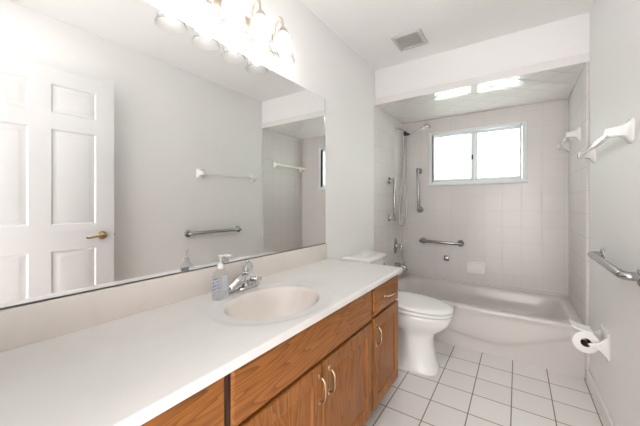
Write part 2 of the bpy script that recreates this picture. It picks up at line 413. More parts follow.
quad(bm, (0, 0, 0), (0.035, 0, 0), (0.035, DW, 0), (0, DW, 0)); quad(bm, (0, 0, 2.112), (0.035, 0, 2.112), (0.035, DW, 2.112), (0, DW, 2.112))
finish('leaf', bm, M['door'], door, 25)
hy = L(0.893)
for sd, x0 in ((-1, 0.0), (1, 0.035)):
    bm = bmesh.new(); lathe(bm, [(0.0, 0), (0.030, 0), (0.030, sd*0.004), (0.022, sd*0.010), (0.012, sd*0.014), (0.011, sd*0.040), (0.0, sd*0.044)], (x0, hy, 0.955), 'X', 24)
    pts = curve([(x0+sd*0.036, hy+0.006, 0.955), (x0+sd*0.044, hy-0.02, 0.957), (x0+sd*0.042, hy-0.06, 0.950), (x0+sd*0.040, hy-0.088, 0.944), (x0+sd*0.042, hy-0.104, 0.948)], 5)
    tube(bm, pts, [0.011]*6+[0.009]*8+[0.007]*(len(pts)-14), 10)
    tag(finish('lever_handle', bm, M['brass'], door), 'antique brass lever handle', None)
boxo('latch', (0.010, DW-0.001, 0.93), (0.025, DW+0.002, 0.985), M['brass'], door)
boxo('latch_bolt', (0.012, DW, 0.948), (0.023, DW+0.008, 0.966), M['steel'], door, 0.002)

# ------------------------------------------------------------------ mirror
mir = thing('wall_mirror', 'large frameless mirror above the vanity backsplash', 'mirror', (0, 0, 0))
boxo('glass', (0.0005, 0.055, 0.920), (0.006, 1.7515, 1.953), M['mirror'], mir)
bm = bmesh.new(); box(bm, (0.0005, 0.055, 0.9165), (0.0095, 1.7525, 0.9205)); box(bm, (0.0005, 1.7515, 0.9165), (0.0065, 1.7535, 1.953)); tag(finish('edge_channel', bm, M['dark_edge'], mir), 'dark thin edge of the mirror', None)

# ------------------------------------------------------------------ vanity light
vl = thing('vanity_light', 'four lamp vanity light bar with ribbed glass bell shades above the mirror', 'wall light', (0, 0.935, 2.10))
bm = bmesh.new(); box(bm, (0.0, -0.335, -0.060), (0.022, 0.335, 0.050), 0.010, 3); box(bm, (0.018, -0.31, -0.035), (0.030, 0.31, 0.025), 0.005, 2); finish('backplate', bm, M['nickel'], vl)
for i in range(4):
    y = -0.2515+i*0.1677
    lx = 0.105
    bm = bmesh.new()
    pts = curve([(0.026, y, -0.030), (0.040, y, 0.02), (0.052, y, 0.085), (0.075, y, 0.112), (0.098, y, 0.095), (lx, y, 0.050)], 6)
    tube(bm, pts, 0.0065, 10)
    lathe(bm, [(0.0, -0.0), (0.018, 0), (0.017, 0.007), (0.009, 0.012), (0, 0.013)], (0.028, y, -0.030), 'X', 18)
    lathe(bm, [(0.0, 0.052), (0.012, 0.050), (0.020, 0.040), (0.026, 0.030), (0.027, 0.016), (0.0, 0.014)], (lx, y, 0), 'Z', 24)
    lathe(bm, [(0.0, -0.062), (0.007, -0.060), (0.010, -0.054), (0.006, -0.047), (0.009, -0.040), (0, -0.036)], (0.030, y+0.084, 0.0), 'Z', 14) if i < 3 else None
    finish('lamp_arm', bm, M['nickel'], vl)
    prof = [(0.024, 0.024), (0.033, 0.015), (0.042, -0.006), (0.049, -0.032), (0.0525, -0.060), (0.0535, -0.088), (0.0550, -0.104), (0.0595, -0.119), (0.0645, -0.128)]
    inner = [(r-0.0025, h+0.0005) for r, h in prof[::-1]]
    bm = bmesh.new(); o3 = (lx, y, 0)
    rings = []
    for k, (r, h) in enumerate(prof+inner):
        rip = 0.035 if 1 < k < 6 else (0.015 if k in (6, 7, 8) else 0.0)
        ring = []
        for q in range(80):
            t = 2*PI*q/80; rr = r*(1+rip*math.cos(20*t))
            ring.append((lx+rr*math.cos(t), y+rr*math.sin(t), h))
        rings.append(ring)
    loft(bm, rings, False, False)
    sh = finish('lamp_shade', bm, M['shade'], vl, 60); sh['label'] = 'ribbed clear glass bell shade'
    bm = bmesh.new(); lathe(bm, [(0.0, 0.012), (0.010, 0.012), (0.011, 0.0), (0.014, -0.02), (0.024, -0.045), (0.0275, -0.064), (0.024, -0.082), (0.013, -0.094), (0, -0.098)], (lx, y, 0), 'Z', 24)
    finish('bulb', bm, M['bulb'], sh, 60)

# ------------------------------------------------------------------ unseen fill lamp near the doorway, added to brighten the room
M['added_fill_diffuser'] = bulbmat('fill_diffuser', (1.0, 0.98, 0.965, 1), FILL_L)
cl = thing('added_fill_lamp', 'added round fill lamp with white diffuser, unseen near the doorway', 'fill lamp', (0.98, 0.40, H))
bm = bmesh.new(); lathe(bm, [(0, 0), (0.19, 0), (0.19, -0.022), (0.178, -0.026), (0, -0.026)], (0, 0, 0), 'Z', 40); finish('added_fill_canopy', bm, M['trim'], cl, 50)
bm = bmesh.new(); lathe(bm, [(0.176, -0.024), (0.172, -0.050), (0.150, -0.075), (0.10, -0.092), (0.04, -0.098), (0, -0.099)], (0, 0, 0), 'Z', 40); finish('added_fill_diffuser', bm, M['added_fill_diffuser'], cl, 60)

# ------------------------------------------------------------------ ceiling vent
vt = thing('ceiling_vent', 'square white exhaust vent grille on the ceiling', 'vent', (0.445, 2.303, H))
bm = bmesh.new(); frame_rect2 = [(-0.118, -0.118), (0.118, 0.118)]
for a, b in (((-0.112, -0.112), (-0.084, 0.112)), ((0.084, -0.112), (0.112, 0.112)), ((-0.084, -0.112), (0.084, -0.084)), ((-0.084, 0.084), (0.084, 0.112))):
    box(bm, (a[0], a[1], -0.016), (b[0], b[1], 0.0), 0.004)
finish('vent_frame', bm, M['vent'], vt)
boxo('vent_backing', (-0.086, -0.086, -0.003), (0.086, 0.086, 0.0), M['vent_dark'], vt)
bm = bmesh.new()
for i in range(13):
    x = -0.078+i*0.013
    box(bm, (x-0.0035, -0.086, -0.012), (x+0.0035, 0.086, -0.003))
finish('vent_grille', bm, M['vent'], vt)

# ------------------------------------------------------------------ countertop with integral basin
ct = thing('vanity_countertop', 'long off-white cultured marble vanity top with oval basin', 'countertop', (0, 0, 0))
CY0, CY1, CX1 = YF+0.002, 1.785, 0.560
bx, by, ax_, ay_ = 0.318, 0.893, 0.163, 0.213
N = 96
def ell(sx, sy, z, dx=0.0, dy=0.0):
    return [(bx+dx+sx*math.cos(2*PI*k/N), by+dy+sy*math.sin(2*PI*k/N), z) for k in range(N)]
outer = []
for k in range(N):
    t = 2*PI*k/N; c_, s_ = math.cos(t), math.sin(t)
    ts = []
    if c_ > 1e-9: ts.append((CX1-0.004-bx)/c_)
    if c_ < -1e-9: ts.append((0.0005-bx)/c_)
    if s_ > 1e-9: ts.append((CY1-0.004-by)/s_)
    if s_ < -1e-9: ts.append((CY0-by)/s_)
    q = min(ts); outer.append([bx+q*c_, by+q*s_, ZC])
for cxn, cyn in ((CX1-0.004, CY1-0.004), (0.0005, CY1-0.004), (0.0005, CY0), (CX1-0.004, CY0)):   # snap to the corners
    k = min(range(N), key=lambda i: (outer[i][0]-cxn)**2+(outer[i][1]-cyn)**2); outer[k] = [cxn, cyn, ZC]
def push(p, d, z):
    return (p[0]+(d if p[0] > CX1-0.005 else 0), p[1]+(d if p[1] > CY1-0.005 else 0), z)
bm = bmesh.new()
rings = [[push(p, 0.0, ZC-0.026) for p in outer], [push(p, 0.004, ZC-0.026) for p in outer], [push(p, 0.004, ZC-0.005) for p in outer], [push(p, 0.0025, ZC-0.0015) for p in outer], [tuple(p) for p in outer],
         ell(0.222, 0.290, ZC, 0.005), ell(0.214, 0.280, ZC-0.0008, 0.005), ell(0.203, 0.265, ZC-0.004, 0.003), ell(0.185, 0.24, ZC-0.0045), ell(ax_+0.006, ay_+0.006, ZC-0.006)]
loft(bm, rings, False, False)
finish('slab', bm, M['counter'], ct, 30)
bm = bmesh.new()
dep = [(1.037, 0.006), (1.0, 0.010), (0.975, 0.022), (0.93, 0.045), (0.86, 0.072), (0.76, 0.098), (0.62, 0.118), (0.45, 0.130), (0.25, 0.136), (0.10, 0.138)]
loft(bm, [ell(ax_*s, ay_*s, ZC-d, 0.0) for s, d in dep], False, True)
finish('basin', bm, M['backsplash'], ct, 60)
bm = bmesh.new(); lathe(bm, [(0.0, 0.004), (0.012, 0.004), (0.020, 0.003), (0.022, 0.0), (0.0, -0.002)], (bx, by, ZC-0.138), 'Z', 24); tag(finish('drain', bm, M['chrome'], ct), 'chrome basin drain', None)
bs = tag(boxo('backsplash', (0.0, CY0, ZC), (0.020, 1.757, 0.916), M['backsplash'], None, 0.003), 'low beige marble backsplash strip along the mirror bottom', 'backsplash')

# ------------------------------------------------------------------ cabinets
FX = 0.520        # carcass front; fronts stand proud to 0.54
def bow_pull(bm, x, y, z, half, vert=True, proj=0.026, r=0.0040):
    def P(a, d): return (x+d, y, z+a) if vert else (x+d, y+a, z)
    pts = curve([P(-half*0.92, 0.0), P(-half*0.90, proj*0.55), P(-half*0.62, proj), P(0, proj*1.08), P(half*0.62, proj), P(half*0.90, proj*0.55), P(half*0.92, 0.0)], 5)
    tube(bm, pts, r, 10)
    for sg in (-1, 1):
        q = P(sg*half, 0.0)
        a = P(sg*half-0.011, -0.0005); b = P(sg*half+0.011, 0.003)
        if vert: box(bm, (a[0], y-0.006, a[2]), (b[0], y+0.006, b[2]), 0.002)
        else: box(bm, (a[0], a[1], z-0.006), (b[0], b[1], z+0.006), 0.002)
def cab_door(parent, y0, y1, z0, z1, hy_, hz, pull=True):
    bm = bmesh.new()
    panel_face(bm, y0, y1, z0, z1, [(0.004, -0.014), (0, -0.012), (0, 0.015), (0.003, 0.020), (0.055, 0.020), (0.060, 0.012), (0.068, 0.011), (0.094, 0.017), (0.099, 0.018)], FX+0.0005)
    d = finish('door', bm, M['oak_v'], parent, 20)
    if pull:
        bm = bmesh.new(); bow_pull(bm, FX+0.0205, hy_, hz, 0.047); tag(finish('handle', bm, M['pull'], d), 'satin brass bow pull', None)
    return d
def cab_drawer(parent, name, y0, y1, z0, z1, pull_y=None, pull_z=None):
    bm = bmesh.new()
    panel_face(bm, y0, y1, z0, z1, [(0.004, -0.014), (0, -0.012), (0, 0.014), (0.002, 0.017), (0.007, 0.020), (0.012, 0.0205)], FX+0.0005)
    d = finish(name, bm, M['oak_h'], parent, 20)
    if pull_y is not None:
        bm = bmesh.new(); bow_pull(bm, FX+0.021, pull_y, pull_z, 0.045, False, 0.026); tag(finish('handle', bm, M['pull'], d), 'satin brass bow pull', None)
    return d
def carcass(parent, y0, y1, endpanel=False):
    bm = bmesh.new()
    t = 0.016; BF = FX-0.014
    box(bm, (0.004, y0, 0.10), (BF, y0+t, ZC-0.0265)); box(bm, (0.004, y1-t, 0.10), (BF, y1, ZC-0.0265))
    box(bm, (0.004, y0+t, 0.10), (BF, y1-t, 0.116)); box(bm, (0.004, y0+t, 0.116), (0.010, y1-t, ZC-0.0265))
    box(bm, (BF-0.02, y0+t, 0.60), (BF, y1-t, 0.625)); box(bm, (BF-0.02, y0+t, 0.755), (BF, y1-t, ZC-0.0265)); box(bm, (BF-0.02, y0+t, 0.116), (BF, y1-t, 0.13))
    finish('body', bm, M['oak_v'], parent, 0)
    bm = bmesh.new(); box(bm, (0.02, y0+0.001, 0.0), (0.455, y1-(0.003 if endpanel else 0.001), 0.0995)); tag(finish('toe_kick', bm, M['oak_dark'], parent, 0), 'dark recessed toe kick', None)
y_a, y_b, y_c, y_d = YF+0.004, 0.486, 1.382, 1.766
c1 = thing('drawer_cabinet', 'oak vanity cabinet with drawers at the near end', 'cabinet', (0, 0, 0))
carcass(c1, y_a, 0.476)
d1 = cab_drawer(c1, 'drawer', y_a+0.004, 0.475, 0.598, 0.768)
cab_drawer(c1, 'drawer', y_a+0.004, 0.475, 0.375, 0.585); cab_drawer(c1, 'drawer', y_a+0.004, 0.475, 0.135, 0.362)
c2 = thing('sink_cabinet', 'oak sink cabinet with long blank panel above two doors', 'cabinet', (0, 0, 0))
carcass(c2, 0.496, y_c-0.001)
tag(boxo('gap_shade_strip', (0.40, 0.4775, 0.135), (FX+0.013, 0.4955, 0.772), M['oak_dark'], c2), 'dark brown strip painted as shade in the gap between the cabinets', None)  # dark colour stands in for the shade inside the cabinet gap
cab_drawer(c2, 'false_front', 0.496, 1.370, 0.612, 0.766)
cab_door(c2, 0.496, 0.911, 0.135, 0.598, 0.893, 0.512); cab_door(c2, 0.921, 1.368, 0.135, 0.598, 0.958, 0.514)
c3 = thing('narrow_cabinet', 'narrow oak vanity cabinet with one drawer over one door beside the toilet', 'cabinet', (0, 0, 0))
carcass(c3, y_c, y_d, True)
cab_drawer(c3, 'drawer', 1.394, 1.762, 0.618, 0.766, 1.585, 0.690)
cab_door(c3, 1.394, 1.762, 0.135, 0.604, 1.420, 0.516)

# ------------------------------------------------------------------ faucet
fc = thing('faucet', 'chrome basin faucet with a clear crystal knob', 'faucet', (0.092, 0.945, ZC))
bm = bmesh.new(); loft(bm, [rrect(-0.028, 0.028, -0.060, 0.060, 0.027, 0.0, 8), rrect(-0.028, 0.028, -0.060, 0.060, 0.027, 0.008, 8), rrect(-0.024, 0.024, -0.055, 0.055, 0.023, 0.013, 8)]); finish('base', bm, M['chrome'], fc, 50)
bm = bmesh.new(); lathe(bm, [(0.0, 0.012), (0.027, 0.012), (0.031, 0.03), (0.031, 0.050), (0.025, 0.064), (0.016, 0.068), (0.013, 0.078), (0, 0.079)], (0, 0, 0), 'Z', 28); finish('body', bm, M['chrome'], fc, 50)
bm = bmesh.new(); pts = curve([(0.0, 0.0, 0.052), (0.006, -0.035, 0.048), (0.014, -0.075, 0.036), (0.020, -0.108, 0.024), (0.023, -0.122, 0.018)], 6)
tube(bm, pts, [0.024, 0.024, 0.0243, 0.0246, 0.0249, 0.025, 0.025, 0.025, 0.0248, 0.0246, 0.0243, 0.024, 0.0236, 0.0231, 0.0226, 0.022, 0.0213, 0.0206, 0.0198, 0.019, 0.018, 0.0165, 0.0142, 0.011, 0.006][:len(pts)], 16, True, 0.86); finish('spout', bm, M['chrome'], fc, 60)
bm = bmesh.new(); bmesh.ops.create_icosphere(bm, subdivisions=2, radius=0.028, matrix=Matrix.Translation((0, 0, 0.098))); k_ = finish('knob', bm, M['crystal'], fc, 0); tag(k_, 'faceted clear crystal knob', None)
bm = bmesh.new(); lathe(bm, [(0, -0.0), (0.010, 0.0), (0.006, 0.010), (0.006, 0.024), (0, 0.030)], (0, 0, 0.074), 'Z', 14); lathe(bm, [(0, 0), (0.011, 0), (0.011, 0.004), (0, 0.006)], (0, 0, 0.122), 'Z', 14); finish('cap', bm, M['chrome'], k_, 50)
bm = bmesh.new(); lathe(bm, [(0.0, 0.018), (0.013, 0.018), (0.012, 0.048), (0.009, 0.050), (0.009, 0.056), (0.019, 0.058), (0.019, 0.076), (0.013, 0.080), (0, 0.080)], (0, 0.006, 0.044), 'X', 36, 0.0); finish('side_outlet', bm, M['chrome'], fc, 40)

# ------------------------------------------------------------------ soap bottle
sb = thing('soap_bottle', 'clear plastic pump soap bottle beside the faucet', 'soap bottle', (0.128, 0.768, ZC), 0.22)
def sq(hx, hy_, r, z): return rrect(-hx, hx, -hy_, hy_, r, z, 6)
bm = bmesh.new(); loft(bm, [sq(0.019, 0.028, 0.008, 0.0005), sq(0.022, 0.031, 0.010, 0.004), sq(0.0215, 0.0305, 0.010, 0.05), sq(0.0205, 0.0285, 0.010, 0.095), sq(0.018, 0.024, 0.010, 0.112), sq(0.0125, 0.0145, 0.010, 0.124), sq(0.0115, 0.0115, 0.0112, 0.132)]); finish('body', bm, M['bottle'], sb, 50)
bm = bmesh.new(); loft(bm, [sq(0.018, 0.026, 0.008, 0.004), sq(0.0195, 0.0285, 0.009, 0.008), sq(0.0195, 0.0285, 0.009, 0.044)]); finish('liquid', bm, M['liquid'], sb, 50)
boxo('label', (-0.0226, -0.021, 0.030), (-0.0220, 0.021, 0.082), M['label'], sb)
boxo('label', (0.0216, -0.018, 0.040), (0.0222, 0.018, 0.098), M['label_front'], sb)
bm = bmesh.new()
lathe(bm, [(0, 0.126), (0.0135, 0.126), (0.0125, 0.143), (0.008, 0.147), (0.0045, 0.149), (0.0045, 0.172), (0.007, 0.173), (0.0075, 0.180), (0, 0.182)], (0, 0, 0), 'Z', 20)
tube(bm, curve([(0.0, 0.0, 0.177), (0.016, 0.010, 0.179), (0.032, 0.020, 0.178), (0.038, 0.024, 0.174)], 4), 0.0034, 10)
finish('pump', bm, M['white_plastic'], sb, 50)

# ------------------------------------------------------------------ toilet
TY = 2.21
tl = thing('toilet', 'white toilet between the vanity and the bathtub', 'toilet', (0, TY, 0))
def egg(x0, x1, hw, z, p=2.25, n=56, split=0.42):
    cx = x0+(x1-x0)*split; out = []
    for k in range(n):
        t = 2*PI*k/n; c_, s_ = math.cos(t), math.sin(t)
        rx = (x1-cx) if c_ >= 0 else (cx-x0)
        q = 2/p
        out.append((cx+rx*math.copysign(abs(c_)**q, c_), hw*math.copysign(abs(s_)**q, s_), z))
    return out
bm = bmesh.new()
secs = [(0.0, 0.17, 0.682, 0.122, 3.6), (0.012, 0.17, 0.684, 0.124, 3.6), (0.03, 0.175, 0.676, 0.119, 3.4), (0.10, 0.18, 0.660, 0.110, 3.2), (0.18, 0.18, 0.648, 0.105, 3.0), (0.240, 0.17, 0.648, 0.108, 2.8),
        (0.285, 0.15, 0.668, 0.126, 2.5), (0.328, 0.13, 0.705, 0.152, 2.35), (0.370, 0.11, 0.732, 0.172, 2.25), (0.410, 0.10, 0.748, 0.182, 2.25), (0.427, 0.10, 0.750, 0.183, 2.25), (0.434, 0.105, 0.742, 0.176, 2.25), (0.436, 0.12, 0.725, 0.165, 2.25)]
def tilt(r, amt=0.05):
    return [(x, y, z-(x-0.25)*amt*min(max((z-0.2)/0.2, 0), 1)) for x, y, z in r]
def waist(r, z):
    kk = 0.5*min(max((z-0.02)/0.03, 0), 1)*min(max((0.33-z)/0.08, 0), 1); out = []
    for x, y, z_ in r:
        q = min(max((0.475-x)/0.05, 0), 1); q = q*q*(3-2*q); out.append((x, y*(1-kk*q), z_))
    return out
loft(bm, [tilt(waist(egg(a, b+(0.022 if z > 0.3 else 0), h, z, p), z)) for z, a, b, h, p in secs])
finish('bowl', bm, M['porcelain'], tl, 60)
for sg in (-1, 1):
    bm = bmesh.new(); lathe(bm, [(0.016, 0.0), (0.016, 0.012), (0.011, 0.020), (0, 0.023)], (0.36, sg*0.120, 0.008), 'Z', 16); finish('bolt_cap', bm, M['seat'], tl, 50)
bm = bmesh.new(); loft(bm, [tilt(egg(0.27, 0.744, 0.155, 0.4365)), tilt(egg(0.262, 0.758, 0.168, 0.443)), tilt(egg(0.244, 0.779, 0.187, 0.444)), tilt(egg(0.240, 0.783, 0.190, 0.448)), tilt(egg(0.240, 0.783, 0.190, 0.456)), tilt(egg(0.244, 0.779, 0.186, 0.461)), tilt(egg(0.262, 0.757, 0.168, 0.462))]); finish('seat', bm, M['seat'], tl, 50)
bm = bmesh.new(); loft(bm, [tilt(egg(0.28, 0.732, 0.145, 0.4625)), tilt(egg(0.275, 0.740, 0.152, 0.469)), tilt(egg(0.246, 0.778, 0.186, 0.4695)), tilt(egg(0.242, 0.782, 0.189, 0.473)), tilt(egg(0.242, 0.782, 0.189, 0.480)), tilt(egg(0.248, 0.774, 0.182, 0.488)), tilt(egg(0.28, 0.737, 0.150, 0.493)), tilt(egg(0.36, 0.632, 0.08, 0.495))]); finish('lid', bm, M['seat'], tl, 50)
for sg in (-1, 1):
    bm = bmesh.new(); box(bm, (0.225, sg*0.075-0.02, 0.434), (0.262, sg*0.075+0.02, 0.476), 0.006); finish('hinge', bm, M['seat'], tl, 50)
bm = bmesh.new()
def tk(x1, hy_, z, rf=0.06): return [(x, y, z) for x, y, _ in rrect(-0.2, x1, -hy_, hy_, rf, 0, 8) if True]
def clipx(r, x0=0.012): return [(max(x, x0), y, z) for x, y, z in r]
loft(bm, [clipx(tk(0.190, 0.190, 0.412)), clipx(tk(0.198, 0.198, 0.43)), clipx(tk(0.205, 0.206, 0.60)), clipx(tk(0.209, 0.211, 0.742))]); finish('tank', bm, M['porcelain'], tl, 50)
bm = bmesh.new(); loft(bm, [clipx(tk(0.220, 0.220, 0.744, .07), 0.008), clipx(tk(0.227, 0.226, 0.750, .075), 0.006), clipx(tk(0.227, 0.226, 0.768, .075), 0.006), clipx(tk(0.218, 0.217, 0.780, .07), 0.010), clipx(tk(0.18, 0.185, 0.784, .06), 0.03)]); finish('tank_lid', bm, M['porcelain'], tl, 50)
bm = bmesh.new(); lathe(bm, [(0.0, 0.0), (0.013, 0.0), (0.012, 0.008), (0.006, 0.010), (0.006, 0.018), (0, 0.019)], (0.2065, 0.150, 0.69), 'X', 16); tube(bm, [(0.222, 0.153, 0.69), (0.225, 0.12, 0.684), (0.224, 0.085, 0.678)], [0.006, 0.005, 0.004], 8); finish('flush_handle', bm, M['chrome'], tl, 50)
bm = bmesh.new(); tube(bm, curve([(0.004, -0.155, 0.17), (0.05, -0.155, 0.17), (0.075, -0.155, 0.19), (0.085, -0.16, 0.27), (0.075, -0.165, 0.36), (0.075, -0.165, 0.415)], 6), 0.006, 10)
lathe(bm, [(0, 0.0), (0.024, 0.0), (0.02, 0.006), (0.009, 0.008), (0.009, 0.03), (0.013, 0.032), (0.013, 0.055), (0, 0.058)], (0.001, -0.155, 0.17), 'X', 16); tag(finish('supply_line', bm, M['steel'], tl, 50), 'steel water supply hose', None)

# ------------------------------------------------------------------ bathtub
tb = thing('bathtub', 'built-in off-white bathtub with sculpted front in the tiled alcove', 'bathtub', (0, 0, 0))
TX0, TX1, TF, TB_ = XL+0.001, XR-0.001, 2.664, YB-0.001
bm = bmesh.new()
def rr2(x0, x1, y0, y1, r, z): return rrect(x0, x1, y0, y1, r, z, 8)
def tubring(t, z, r):
    a, b, c_, d = t; return rr2(a, b, c_, d, r, z)
loft(bm, [tubring((TX0, TX1, TF+0.004, TB_), 0.30, 0.004), tubring((TX0, TX1, TF+0.004, TB_), 0.352, 0.004), tubring((TX0+0.01, TX1-0.01, TF+0.012, TB_-0.006), 0.358, 0.006),
          tubring((TX0+0.055, TX1-0.045, TF+0.060, TB_-0.040), 0.356, 0.10), tubring((TX0+0.075, TX1-0.062, TF+0.078, TB_-0.055), 0.347, 0.12), tubring((TX0+0.088, TX1-0.078, TF+0.088, TB_-0.064), 0.325, 0.13),
          tubring((TX0+0.10, TX1-0.13, TF+0.10, TB_-0.075), 0.22, 0.14), tubring((TX0+0.12, TX1-0.22, TF+0.125, TB_-0.095), 0.11, 0.14), tubring((TX0+0.16, TX1-0.32, TF+0.17, TB_-0.14), 0.06, 0.13), tubring((TX0+0.3, TX1-0.5, TF+0.28, TB_-0.26), 0.05, 0.08)], False, True)
finish('basin', bm, M['tub'], tb, 50)
bm = bmesh.new()
cz_ = [(0.0, 0.215), (0.35, 0.178), (0.666, 0.139), (0.871, 0.113), (0.98, 0.104), (1.08, 0.112), (1.269, 0.183), (1.535, 0.286)]
def zcurve(x):
    for (a, za), (b, zb) in zip(cz_, cz_[1:]):
        if x <= b:
            t = (x-a)/(b-a); return za+(zb-za)*t
    return cz_[-1][1]
def zc_s(x): return sum(zcurve(min(max(x+d*0.03, 0), 1.535)) for d in (-2, -1, 0, 1, 2))/5
nx = 90; cols = []
for i in range(nx+1):
    x = TX0+(TX1-TX0)*i/nx; zc_ = zc_s(x)
    col = [(x, TF+0.016, 0.0), (x, TF+0.015, zc_-0.03), (x, TF+0.013, zc_-0.016), (x, TF+0.0085, zc_-0.006), (x, TF+0.003, zc_+0.003), (x, TF, zc_+0.014)]
    for q in range(1, 6): col.append((x, TF+0.0005*q, zc_+0.014+(0.322-zc_-0.014)*q/5))
    col += [(x, TF-0.003, 0.330), (x, TF-0.004, 0.340), (x, TF-0.002, 0.350), (x, TF+0.004, 0.3565), (x, TF+0.014, 0.3585), (x, TF+0.03, 0.3575)]
    cols.append(col)
loft(bm, cols, False, False, closed=False)
finish('apron', bm, M['tub'], tb, 60)
# caulked lip where the tub meets the back tiles
boxo('tile_flange', (TX0, TB_-0.022, 0.350), (TX1, TB_, 0.374), M['tub'], tb)
bm = bmesh.new(); lathe(bm, [(0, 0), (0.032, 0), (0.030, 0.006), (0, 0.009)], (TX0+0.096, 3.05, 0.26), 'X', 20); tag(finish('overflow_plate', bm, M['chrome'], tb), 'chrome overflow plate', None)

# ------------------------------------------------------------------ shower fittings on the left tiled wall
SY = 3.214
sh = thing('handheld_shower', 'chrome hand shower with hanging hose on the left tiled wall', 'shower', (XL, SY, 2.048))
bm = bmesh.new(); lathe(bm, [(0, 0), (0.028, 0), (0.026, 0.006), (0.012, 0.012), (0, 0.014)], (0, 0, 0), 'X', 20); tube(bm, curve([(0.006, 0, 0), (0.05, 0, -0.006), (0.088, 0, -0.030), (0.105, 0, -0.052)], 6), 0.009, 12); finish('arm', bm, M['chrome'], sh, 50)
bm = bmesh.new(); lathe(bm, [(0, -0.030), (0.016, -0.028), (0.019, 0.0), (0.014, 0.02), (0, 0.022)], (0.110, 0, -0.060), 'Z', 18); tube(bm, [(0.110, 0, -0.06), (0.165, 0, -0.088)], [0.014, 0.016], 14); tag(finish('bracket', bm, M['black'], sh, 50), 'dark swivel bracket', None)
bm = bmesh.new()
tube(bm, curve([(0.135, -0.005, -0.105), (0.175, -0.006, -0.086), (0.235, -0.006, -0.062), (0.290, -0.006, -0.036), (0.325, -0.006, -0.020)], 5), [0.010]*6+[0.012]*8+[0.016]*7, 14)
hd = Matrix.Translation((0.352, -0.006, -0.012)) @ Matrix.Rotation(math.radians(205), 4, 'Y')
b2 = bmesh.new(); lathe(b2, [(0, -0.022), (0.018, -0.020), (0.034, -0.006), (0.042, 0.010), (0.041, 0.018), (0.036, 0.020), (0, 0.020)], (0, 0, 0), 'Z', 26)
b2.transform(hd); me_ = bpy.data.meshes.new('t'); b2.to_mesh(me_); b2.free(); bm.from_mesh(me_); bpy.data.meshes.remove(me_)
finish('hand_shower', bm, M['chrome'], sh, 50)
bm = bmesh.new()
hp = curve([(0.112, 0.0, -0.09), (0.104, -0.004, -0.20), (0.085, -0.008, -0.50), (0.058, -0.01, -0.80), (0.050, -0.012, -0.97), (0.062, -0.014, -1.065), (0.086, -0.015, -1.090), (0.112, -0.015, -1.060), (0.128, -0.014, -0.95), (0.126, -0.012, -0.70), (0.120, -0.010, -0.40), (0.126, -0.007, -0.16), (0.136, -0.005, -0.105)], 10)
tube(bm, hp, [0.0075 if i % 2 else 0.0068 for i in range(len(hp))], 10); finish('hose', bm, M['hose'], sh, 30)

sv = thing('shower_valve', 'chrome oval shower valve plate with lever above the tub spout', 'valve', (XL, 3.207, 0.728))
bm = bmesh.new(); lathe(bm, [(0, 0), (0.078, 0), (0.076, 0.005), (0.066, 0.010), (0.03, 0.014), (0, 0.014)], (0, 0, 0), 'X', 36, sx=0.72, sy=1.15); finish('plate', bm, M['steel'], sv, 50)
bm = bmesh.new(); lathe(bm, [(0, 0.012), (0.028, 0.012), (0.026, 0.030), (0.020, 0.045), (0.022, 0.055), (0.026, 0.070), (0.022, 0.082), (0, 0.086)], (0, 0, 0), 'X', 24); tube(bm, [(0.060, 0, 0), (0.068, -0.02, -0.035), (0.072, -0.035, -0.062)], [0.012, 0.009, 0.006], 10); finish('handle', bm, M['chrome'], sv, 50)
ts = thing('tub_spout', 'chrome tub spout on the left tiled wall, behind the counter corner', 'tub spout', (XL, 3.214, 0.510))
bm = bmesh.new(); tube(bm, curve([(0.0, 0, 0), (0.05, 0, 0.0), (0.095, 0, -0.008), (0.122, 0, -0.022)], 5), [0.030]*3+[0.026]*6+[0.024]*5+[0.022]*2, 18)
lathe(bm, [(0, -0.012), (0.020, -0.012), (0.021, 0.014), (0, 0.014)], (0.116, 0, -0.038), 'Z', 18); finish('spout', bm, M['steel'], ts, 50)
bm = bmesh.new(); tube(bm, [(0.105, 0, 0.012), (0.107, 0, 0.045)], 0.004, 8); lathe(bm, [(0, 0), (0.008, 0.002), (0.008, 0.010), (0, 0.013)], (0.107, 0, 0.042), 'Z', 12); finish('diverter', bm, M['chrome'], ts, 50)

# ------------------------------------------------------------------ grab bars
def grab_bar(label, p0, p1, nrm, proj, mat, r=0.016, fl=0.036, bent=False):
    """p0, p1 are the two flange centres on the wall; nrm points into the room"""
    p0, p1, n = Vector(p0), Vector(p1), Vector(nrm)
    t = thing('grab_bar', label, 'grab bar', p0, group='metal grab bars')
    e = (p1-p0); dn = e.normalized(); q = Vector((0, 0, 0))
    ax = 'X' if abs(n.x) > 0.5 else 'Y'; sg = n.x if ax == 'X' else n.y
    bm = bmesh.new()
    if bent:
        rc = 0.024
        pts = [n*0.004, n*(proj-rc)]
        for k in range(1, 7):
            a = PI/2*k/6; pts.append(n*(proj-rc)+dn*rc+(-dn*math.cos(a)+n*math.sin(a))*rc)
        for k in range(0, 7):
            a = PI/2*k/6; pts.append(e+n*(proj-rc)-dn*rc+(n*math.cos(a)+dn*math.sin(a))*rc)
        pts += [e+n*0.004]
        tube(bm, pts, r, 16)
    else:
        x = 0.012
        tube(bm, [n*proj-dn*(r+x), n*proj-dn*(r+x-0.004), n*proj+e+dn*(r+x-0.004), n*proj+e+dn*(r+x)], [r*0.8, r, r, r*0.8], 16)
    finish('bar', bm, mat, t, 50)
    for c_ in (q, e):
        bm = bmesh.new()
        prof = [(0, 0), (fl, 0), (fl, sg*0.006), (fl*0.9, sg*0.010)]
        prof += [(r*1.15, sg*0.012), (0, sg*0.012)] if bent else [(fl*0.72, sg*0.014), (r*0.95, sg*0.024), (r*0.95, sg*(proj-0.006)), (0, sg*(proj-0.004))]
        lathe(bm, prof, c_, ax, 24); finish('flange' if bent else 'post', bm, mat, t, 50)
    return t
